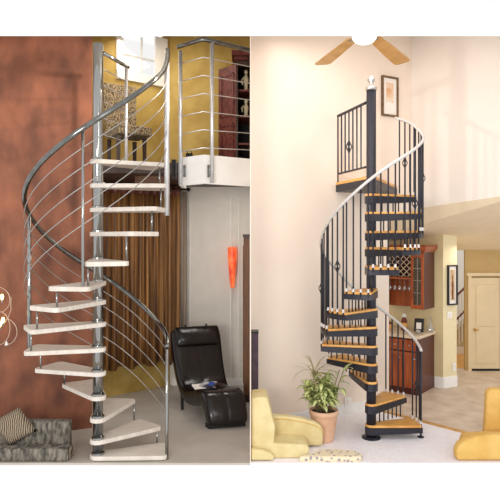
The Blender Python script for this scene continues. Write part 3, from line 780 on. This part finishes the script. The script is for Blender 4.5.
# goblets behind the glass door
gb = MB(); gb.lathe([(.026,0),(.026,.004),(.005,.01),(.005,.05),(.022,.065),(.027,.10),(.024,.125)], cab(.06,w0+.12,1.732), 12)
gb0 = part('goblet', gb, M['crystal'], None, smooth=True, label='stemmed goblet standing on a shelf behind the glass cabinet door', cat='goblet', group='goblets behind the glass cabinet door')
for i, (u, z) in enumerate(((.06,1.732),(.125,1.732),(.06,1.562),(.125,1.562),(.06,1.392),(.125,1.392))):
    g = gb0 if i == 0 else gb0.copy()
    if i: COL.objects.link(g)
    c = cab(u, w0+.12, z); g.location = (c.x, c.y, z)
# on the counter
c = cab(.36,.38,.815)
bt = thing('bottle', tuple(c), 'tall brown bottle with white cap on the bar counter', 'bottle')
part('body', MB().lathe([(.042,0),(.044,.01),(.044,.13),(.034,.16),(.026,.175),(.026,.19)], c, 16), M['redbrown'], bt, smooth=True)
part('cap', MB().lathe([(.03,.19),(.03,.215),(.024,.235),(.006,.245)], c, 14), M['white'], bt, smooth=True)
part('paper_band', MB().lathe([(.0455,.04),(.0455,.11)], c, 16), M['oak'], bt, smooth=True)
c = cab(.13,.36,.815); pf = thing('photo_frame', tuple(c), 'dark tilted photo frame standing on the bar counter', 'photo frame')
RR3 = Matrix.Rotation(math.atan2(-U.y,-U.x)+.15,3,'Z') @ Matrix.Rotation(D2R(-14),3,'X')
part('frame', MB().box(c+Vector((0,0,.095)), (.13,.018,.19), M=RR3), M['frame_black'], pf)
part('picture', MB().box(c+Vector((0,0,.085))+RR3@Vector((0,-.011,0)), (.07,.004,.09), M=RR3), M['mat_board'], pf)
part('easel_back', MB().tube([c+Vector((.03,.06,0.0)), c+Vector((.01,.02,.13))], .006, 5), M['frame_black'], pf)
c = cab(-.005,.42,.815); dc = thing('decanter', tuple(c), 'clear glass decanter with slender neck at the right end of the bar counter', 'decanter')
part('body', MB().lathe([(.045,0),(.055,.02),(.055,.05),(.03,.10),(.014,.14),(.013,.19),(.02,.20)], c, 16), M['crystal'], dc, smooth=True)
part('stopper', MB().ball(c+Vector((0,0,.215)), .018), M['crystal'], dc, smooth=True)
for i, (u, w_) in enumerate(((.09,.20),(.05,.16))):
    c = cab(u, w_, .815); part('tumbler', MB().lathe([(.02,0),(.026,.06),(.024,.06),(.019,.006)], c, 12), M['crystal'], None, smooth=True,
         label=('clear tumbler on the counter in front of the photo frame, left of two', 'clear tumbler on the counter in front of the decanter, right of two')[i], cat='tumbler')
c = cab(.56,.30,.815); bw = thing('brass_bowl', tuple(c), 'small amber bowl at left end of bar counter behind the railing', 'bowl')
part('bowl', MB().lathe([(.03,0),(.032,.008),(.06,.05),(.066,.085),(.06,.085),(.05,.045),(.02,.015)], c, 16), M['oak'], bw, smooth=True)
part('lid', MB().lathe([(.062,.085),(.05,.10),(.015,.115),(.014,.13)], c, 16), M['redbrown'], bw, smooth=True)

# ------------------------------------------------------------------ hall: door, far stair
dx0, dx1, dy = P(471,0,9.34).x, P(499,0,9.34).x, 9.355
dr = MB(); dr.box(((dx0+dx1)/2,dy-.02,.77), (dx1-dx0,.04,1.47)); door = struct('door_1', dr, M['doorpaint'])
cs = MB(); cs.box((dx0-.028,dy-.02,.768), (.054,.06,1.536)); cs.box((dx1+.028,dy-.02,.768), (.054,.06,1.536)); cs.box(((dx0+dx1)/2,dy-.02,1.562), (dx1-dx0+.16,.075,.05)); part('casing', cs, M['doorpaint'], door)
for z0_, z1_ in ((.12,.62),(.72,1.40)): part('panel', MB().box(((dx0+dx1)/2,dy-.045,(z0_+z1_)/2), (dx1-dx0-.14,.012,z1_-z0_)), M['doorpaint'], door, bevel=.005)
kx = dx0+.045; part('door_handle', MB().ball((kx,dy-.075,.67), .024).tube([(kx,dy-.04,.67),(kx,dy-.07,.67)], .01).tube([(kx,dy-.075,.67),(kx+.06,dy-.075,.67)], .009), M['gold'], door, smooth=True)
part('door_gap_shade', MB().box(((dx0+dx1)/2,dy-.02,.018), (dx1-dx0,.05,.035)), M['winblack'], door)  # black strip painting in the dark gap under the door
hs = thing('hall_staircase', (3.9,10.6,0), 'far white staircase with red-brown handrail seen past the hall wall', 'staircase')
Yh = 10.6
a, b = P(455,357-60,Yh), P(472,281,Yh)
part('handrail', MB().tube([a,b], .02, 6), M['redbrown'], hs)
dz = Vector((0,0,-.42)); part('lower_rail', MB().tube([P(455,321,Yh),P(472,303,Yh)], .018, 6), M['redbrown'], hs)
for i in range(6):
    p = P(456+i*3,0,Yh); zt = a.z+(b.z-a.z)*(i*3+1)/17
    part('baluster', MB().tube([(p.x,p.y,zt-.95),(p.x,p.y,zt)], .013, 6), M['white'], hs)
q = [P(455,331,Yh+.05),P(472,314,Yh+.05),P(472,500,Yh+.05),P(455,500,Yh+.05)]
for v in q: v.z = max(v.z, .14)
part('stringer_panel', MB().ext(q, (0,.03,0)), M['tan'], hs)
q = [P(455,327,Yh+.02),P(472,310,Yh+.02),P(472,315,Yh+.02),P(455,332,Yh+.02)]
part('stringer_cap', MB().ext(q, (0,.08,0)), M['white'], hs)
part('plinth', MB().box((P(463,0,Yh).x,Yh+.06,.07), (.5,.08,.14)), M['white'], hs)
mb = MB(); mb.prism([(3.02,9.5),(3.75,9.5),(4.3,11.2),(3.1,11.2)], 0, .006); struct('floor_hall', mb, M['oak'])

# ------------------------------------------------------------------ ceiling fan
FX, FY = .84, 4.22; FZ = TOP(4.40)-.004
fn = thing('ceiling_fan', (FX,FY,FZ-.12), 'ceiling fan with honey maple blades and opal dome light at top', 'fan')
part('motor_housing', MB().lathe([(.06,-.06),(.085,-.05),(.09,-.02),(.09,.0),(.06,.008)], (FX,FY,FZ), 24), M['lampglass'], fn, smooth=True)  # housing borrows the dome's glowing glass to stay white; it is no lamp
part('light_dome', MB().lathe([(.004,-.118),(.04,-.114),(.07,-.10),(.088,-.078),(.09,-.058)], (FX,FY,FZ), 24), M['lampglass'], fn, smooth=True)
for ang, ln in ((104,.86),(58,.93)):
    u = Vector((math.cos(D2R(ang)), math.sin(D2R(ang)), 0)); v = Vector((-u.y,u.x,0))
    til = .10
    def bp(s, t, dz=0): return Vector((FX,FY,FZ-.014+dz)) + u*s + v*t + Vector((0,0,-t*til*(1 if ang > 90 else 1)))
    out = [(.20,-.045),(ln*.6,-.062),(ln-.03,-.072),(ln,-.05),(ln+.01,.05),(ln-.02,.072),(ln*.6,.062),(.20,.045)]
    bl = part('blade', MB().loft([bp(s,t,-.005) for s,t in out], [bp(s,t,.004) for s,t in out]), M['fanwood'], fn)
    part('blade_arm', MB().loft([bp(s,t,-.010) for s,t in ((.08,-.018),(.235,-.03),(.235,.03),(.08,.018))], [bp(s,t,-.005) for s,t in ((.08,-.018),(.235,-.03),(.235,.03),(.08,.018))]), M['nickel'], bl)

# ------------------------------------------------------------------ pale yellow armchair, left of the right-hand room
yc = thing('armchair', (.35,5.75,0), 'pale yellow upholstered armchair with curved arm beside the potted plant', 'armchair')
def soft(name, pts, vec, m, root, bev=.03, **k): return part(name, MB().ext(pts, vec), m, root, bevel=bev, **k)
YA, YB = 5.56, 5.96
xb = .012
soft('backrest', [(xb,YA+.06,.05),(.23,YA+.06,.05),(.245,YA+.06,.30),(.175,YA+.06,.575),(.15,YA+.06,.60),(xb,YA+.06,.585)], (0,YB-YA-.07,0), M['yfabric'], yc, .025)
soft('seat', [(xb,YA+.05,.0),(.57,YA+.05,.0),(.58,YA+.05,.10),(.55,YA+.05,.135),(.2,YA+.05,.15),(xb,YA+.05,.15)], (0,YB-YA-.12,0), M['yfabric'], yc, .02)
arm = [(.14,YB-.07,.02),(.745,YB-.07,.02),(.755,YB-.07,.17),(.73,YB-.07,.225),(.66,YB-.07,.265),(.53,YB-.07,.30),(.37,YB-.07,.325),(.22,YB-.07,.33),(.14,YB-.07,.31)]
af = soft('armrest', arm, (0,.10,0), M['yfabric'], yc, .025)
part('piping', MB().tube([Vector(p)+Vector((0,-.002,-.03)) for p in arm[2:8]], .005, 5), M['yfabric2'], af, smooth=True)
arm2 = [(xb,YA-.03,.012),(.22,YA-.03,.012),(.24,YA-.03,.04),(.2,YA-.03,.08),(.12,YA-.03,.105),(xb,YA-.03,.12)]
soft('armrest', arm2, (0,.07,0), M['yfabric'], yc, .02)
# dark plum panel behind it
ps = thing('upright_screen', (.05,6.2,0), 'narrow dark plum upright screen behind the pale yellow armchair', 'screen')
c = P(254.5,0,6.2)
part('padded_panel', MB().box((.052,6.2,.65), (.075,.14,1.0)), M['plum'], ps, bevel=.012)
part('frame', MB().box((.052,6.2,1.145), (.08,.15,.018)), M['frame_black'], ps)
for yy in (6.14,6.26): part('foot', MB().box((.052,yy,.075), (.06,.03,.15)), M['frame_black'], ps)
# floral ottoman
ot = thing('ottoman', (.78,5.62,0), 'low floral fabric ottoman in front of the pale yellow armchair', 'ottoman')
op = [(.47,5.515),(1.06,5.515),(1.10,5.58),(1.04,5.68),(.86,5.73),(.68,5.72),(.61,5.60),(.50,5.575)]
part('cushion', MB().prism(op, .0, .055), M['floral'], ot, bevel=.018)
part('base', MB().prism([(x*.96+.031,y*.96+.224) for x, y in op], 0, .02), M['floral'], ot)
# golden armchair, lower right
gc = thing('armchair', (2.3,5.8,0), 'golden yellow upholstered armchair with rounded arm at the right edge', 'armchair')
soft('backrest', [(2.40,5.90,.0),(2.72,5.86,.0),(2.72,5.86,.60),(2.47,5.90,.60),(2.43,5.90,.56)], (.02,.12,0), M['yfabric2'], gc, .03)
seatp = []
xl = P(455,0,5.6).x
prof_ = [(xl+.0,.0),(xl-.005,.09),(xl+.02,.15),(xl+.09,.20),(xl+.20,.235),(xl+.34,.25),(xl+.62,.25),(xl+.62,.0)]
soft('armrest', [(x,5.54,z+.004) for x, z in prof_], (0,.12,0), M['yfabric2'], gc, .03)
soft('seat', [(xl+.10,5.67,.0),(xl+.66,5.67,.0),(xl+.66,5.67,.20),(xl+.16,5.67,.17)], (0,.22,0), M['yfabric2'], gc, .03)

# ------------------------------------------------------------------ potted plant
PC = Vector((.785,6.12,0)); 
pp_ = thing('potted_plant', tuple(PC), 'leafy variegated houseplant in a pale terracotta pot beside the staircase', 'plant')
pot = part('pot', MB().lathe([(.10,0),(.105,.01),(.125,.12),(.142,.25),(.148,.28),(.155,.285),(.155,.325),(.145,.33),(.135,.325),(.13,.28)], PC, 28), M['terracotta'], pp_, smooth=True)
part('soil', MB().lathe([(.132,.28),(.128,.305),(.01,.31)], PC, 20), M['soil'], pp_)
def leafset(specs, m, name):
    bm = bmesh.new(); lay = bm.verts.layers.float.new('mid')
    for base_, yaw, pitch, L_, wd, droop, nseg in specs:
        u = Vector((math.cos(yaw), math.sin(yaw), 0)); side = Vector((-u.y,u.x,0)); prev = None; p = Vector(base_); an = pitch
        for i in range(nseg+1):
            t = i/nseg; w_ = wd*max(.02, math.sin(math.pi*min(1,.08+t*.92))**.7)
            row = []
            for s, md in ((-1,0),(-.35,.95),(.35,.95),(1,0)):
                v = bm.verts.new(p + side*w_*s + Vector((0,0,abs(s)*w_*.35))); v[lay] = md; row.append(v)
            if prev:
                for k in range(3): bm.faces.new([prev[k],prev[k+1],row[k+1],row[k]])
            prev = row
            p = p + (u*math.cos(an)+Vector((0,0,math.sin(an))))*(L_/nseg); an -= droop/nseg
    mb = MB(); mb.bm.free(); mb.bm = bm
    return part(name, mb, m, pp_, smooth=True)
specs = []
stems = MB()
for s in range(20):
    ya = random.uniform(0,6.28); rr = random.uniform(.0,.15); h = random.uniform(.10,.34) if s > 2 else .42
    lean = .5
    if s in (0,1): ya = .2+.4*s; rr = .17
    top = PC+Vector((math.cos(ya)*rr*1.3, math.sin(ya)*rr, .31+h)); bot = PC+Vector((math.cos(ya)*rr*.4, math.sin(ya)*rr*.4, .30))
    stems.tube([bot, bot.lerp(top,.5)+Vector((0,0,.02)), top], .006, 5)
    for j in range(9):
        t = random.uniform(.35,1.0)
        specs.append((bot.lerp(top,t), random.uniform(0,6.28), random.uniform(.1,1.1), random.uniform(.13,.20), random.uniform(.026,.040), random.uniform(.8,1.9), 6))
leafset(specs, M['leaf'], 'foliage')
part('stem', stems, M['spike'], pp_, smooth=True)
specs = []
top = PC+Vector((-.10,.02,.74))
part('cane', MB().tube([PC+Vector((-.03,.02,.30)), PC+Vector((-.06,.02,.5)), top], .008, 6), M['spike'], pp_, smooth=True)
for j in range(26):
    specs.append((top-Vector((0,0,.12*random.random())), random.uniform(0,6.28), random.uniform(-.2,1.45), random.uniform(.24,.36), .0065, random.uniform(.6,1.7), 7))
leafset(specs, M['spike'], 'spiky_foliage')
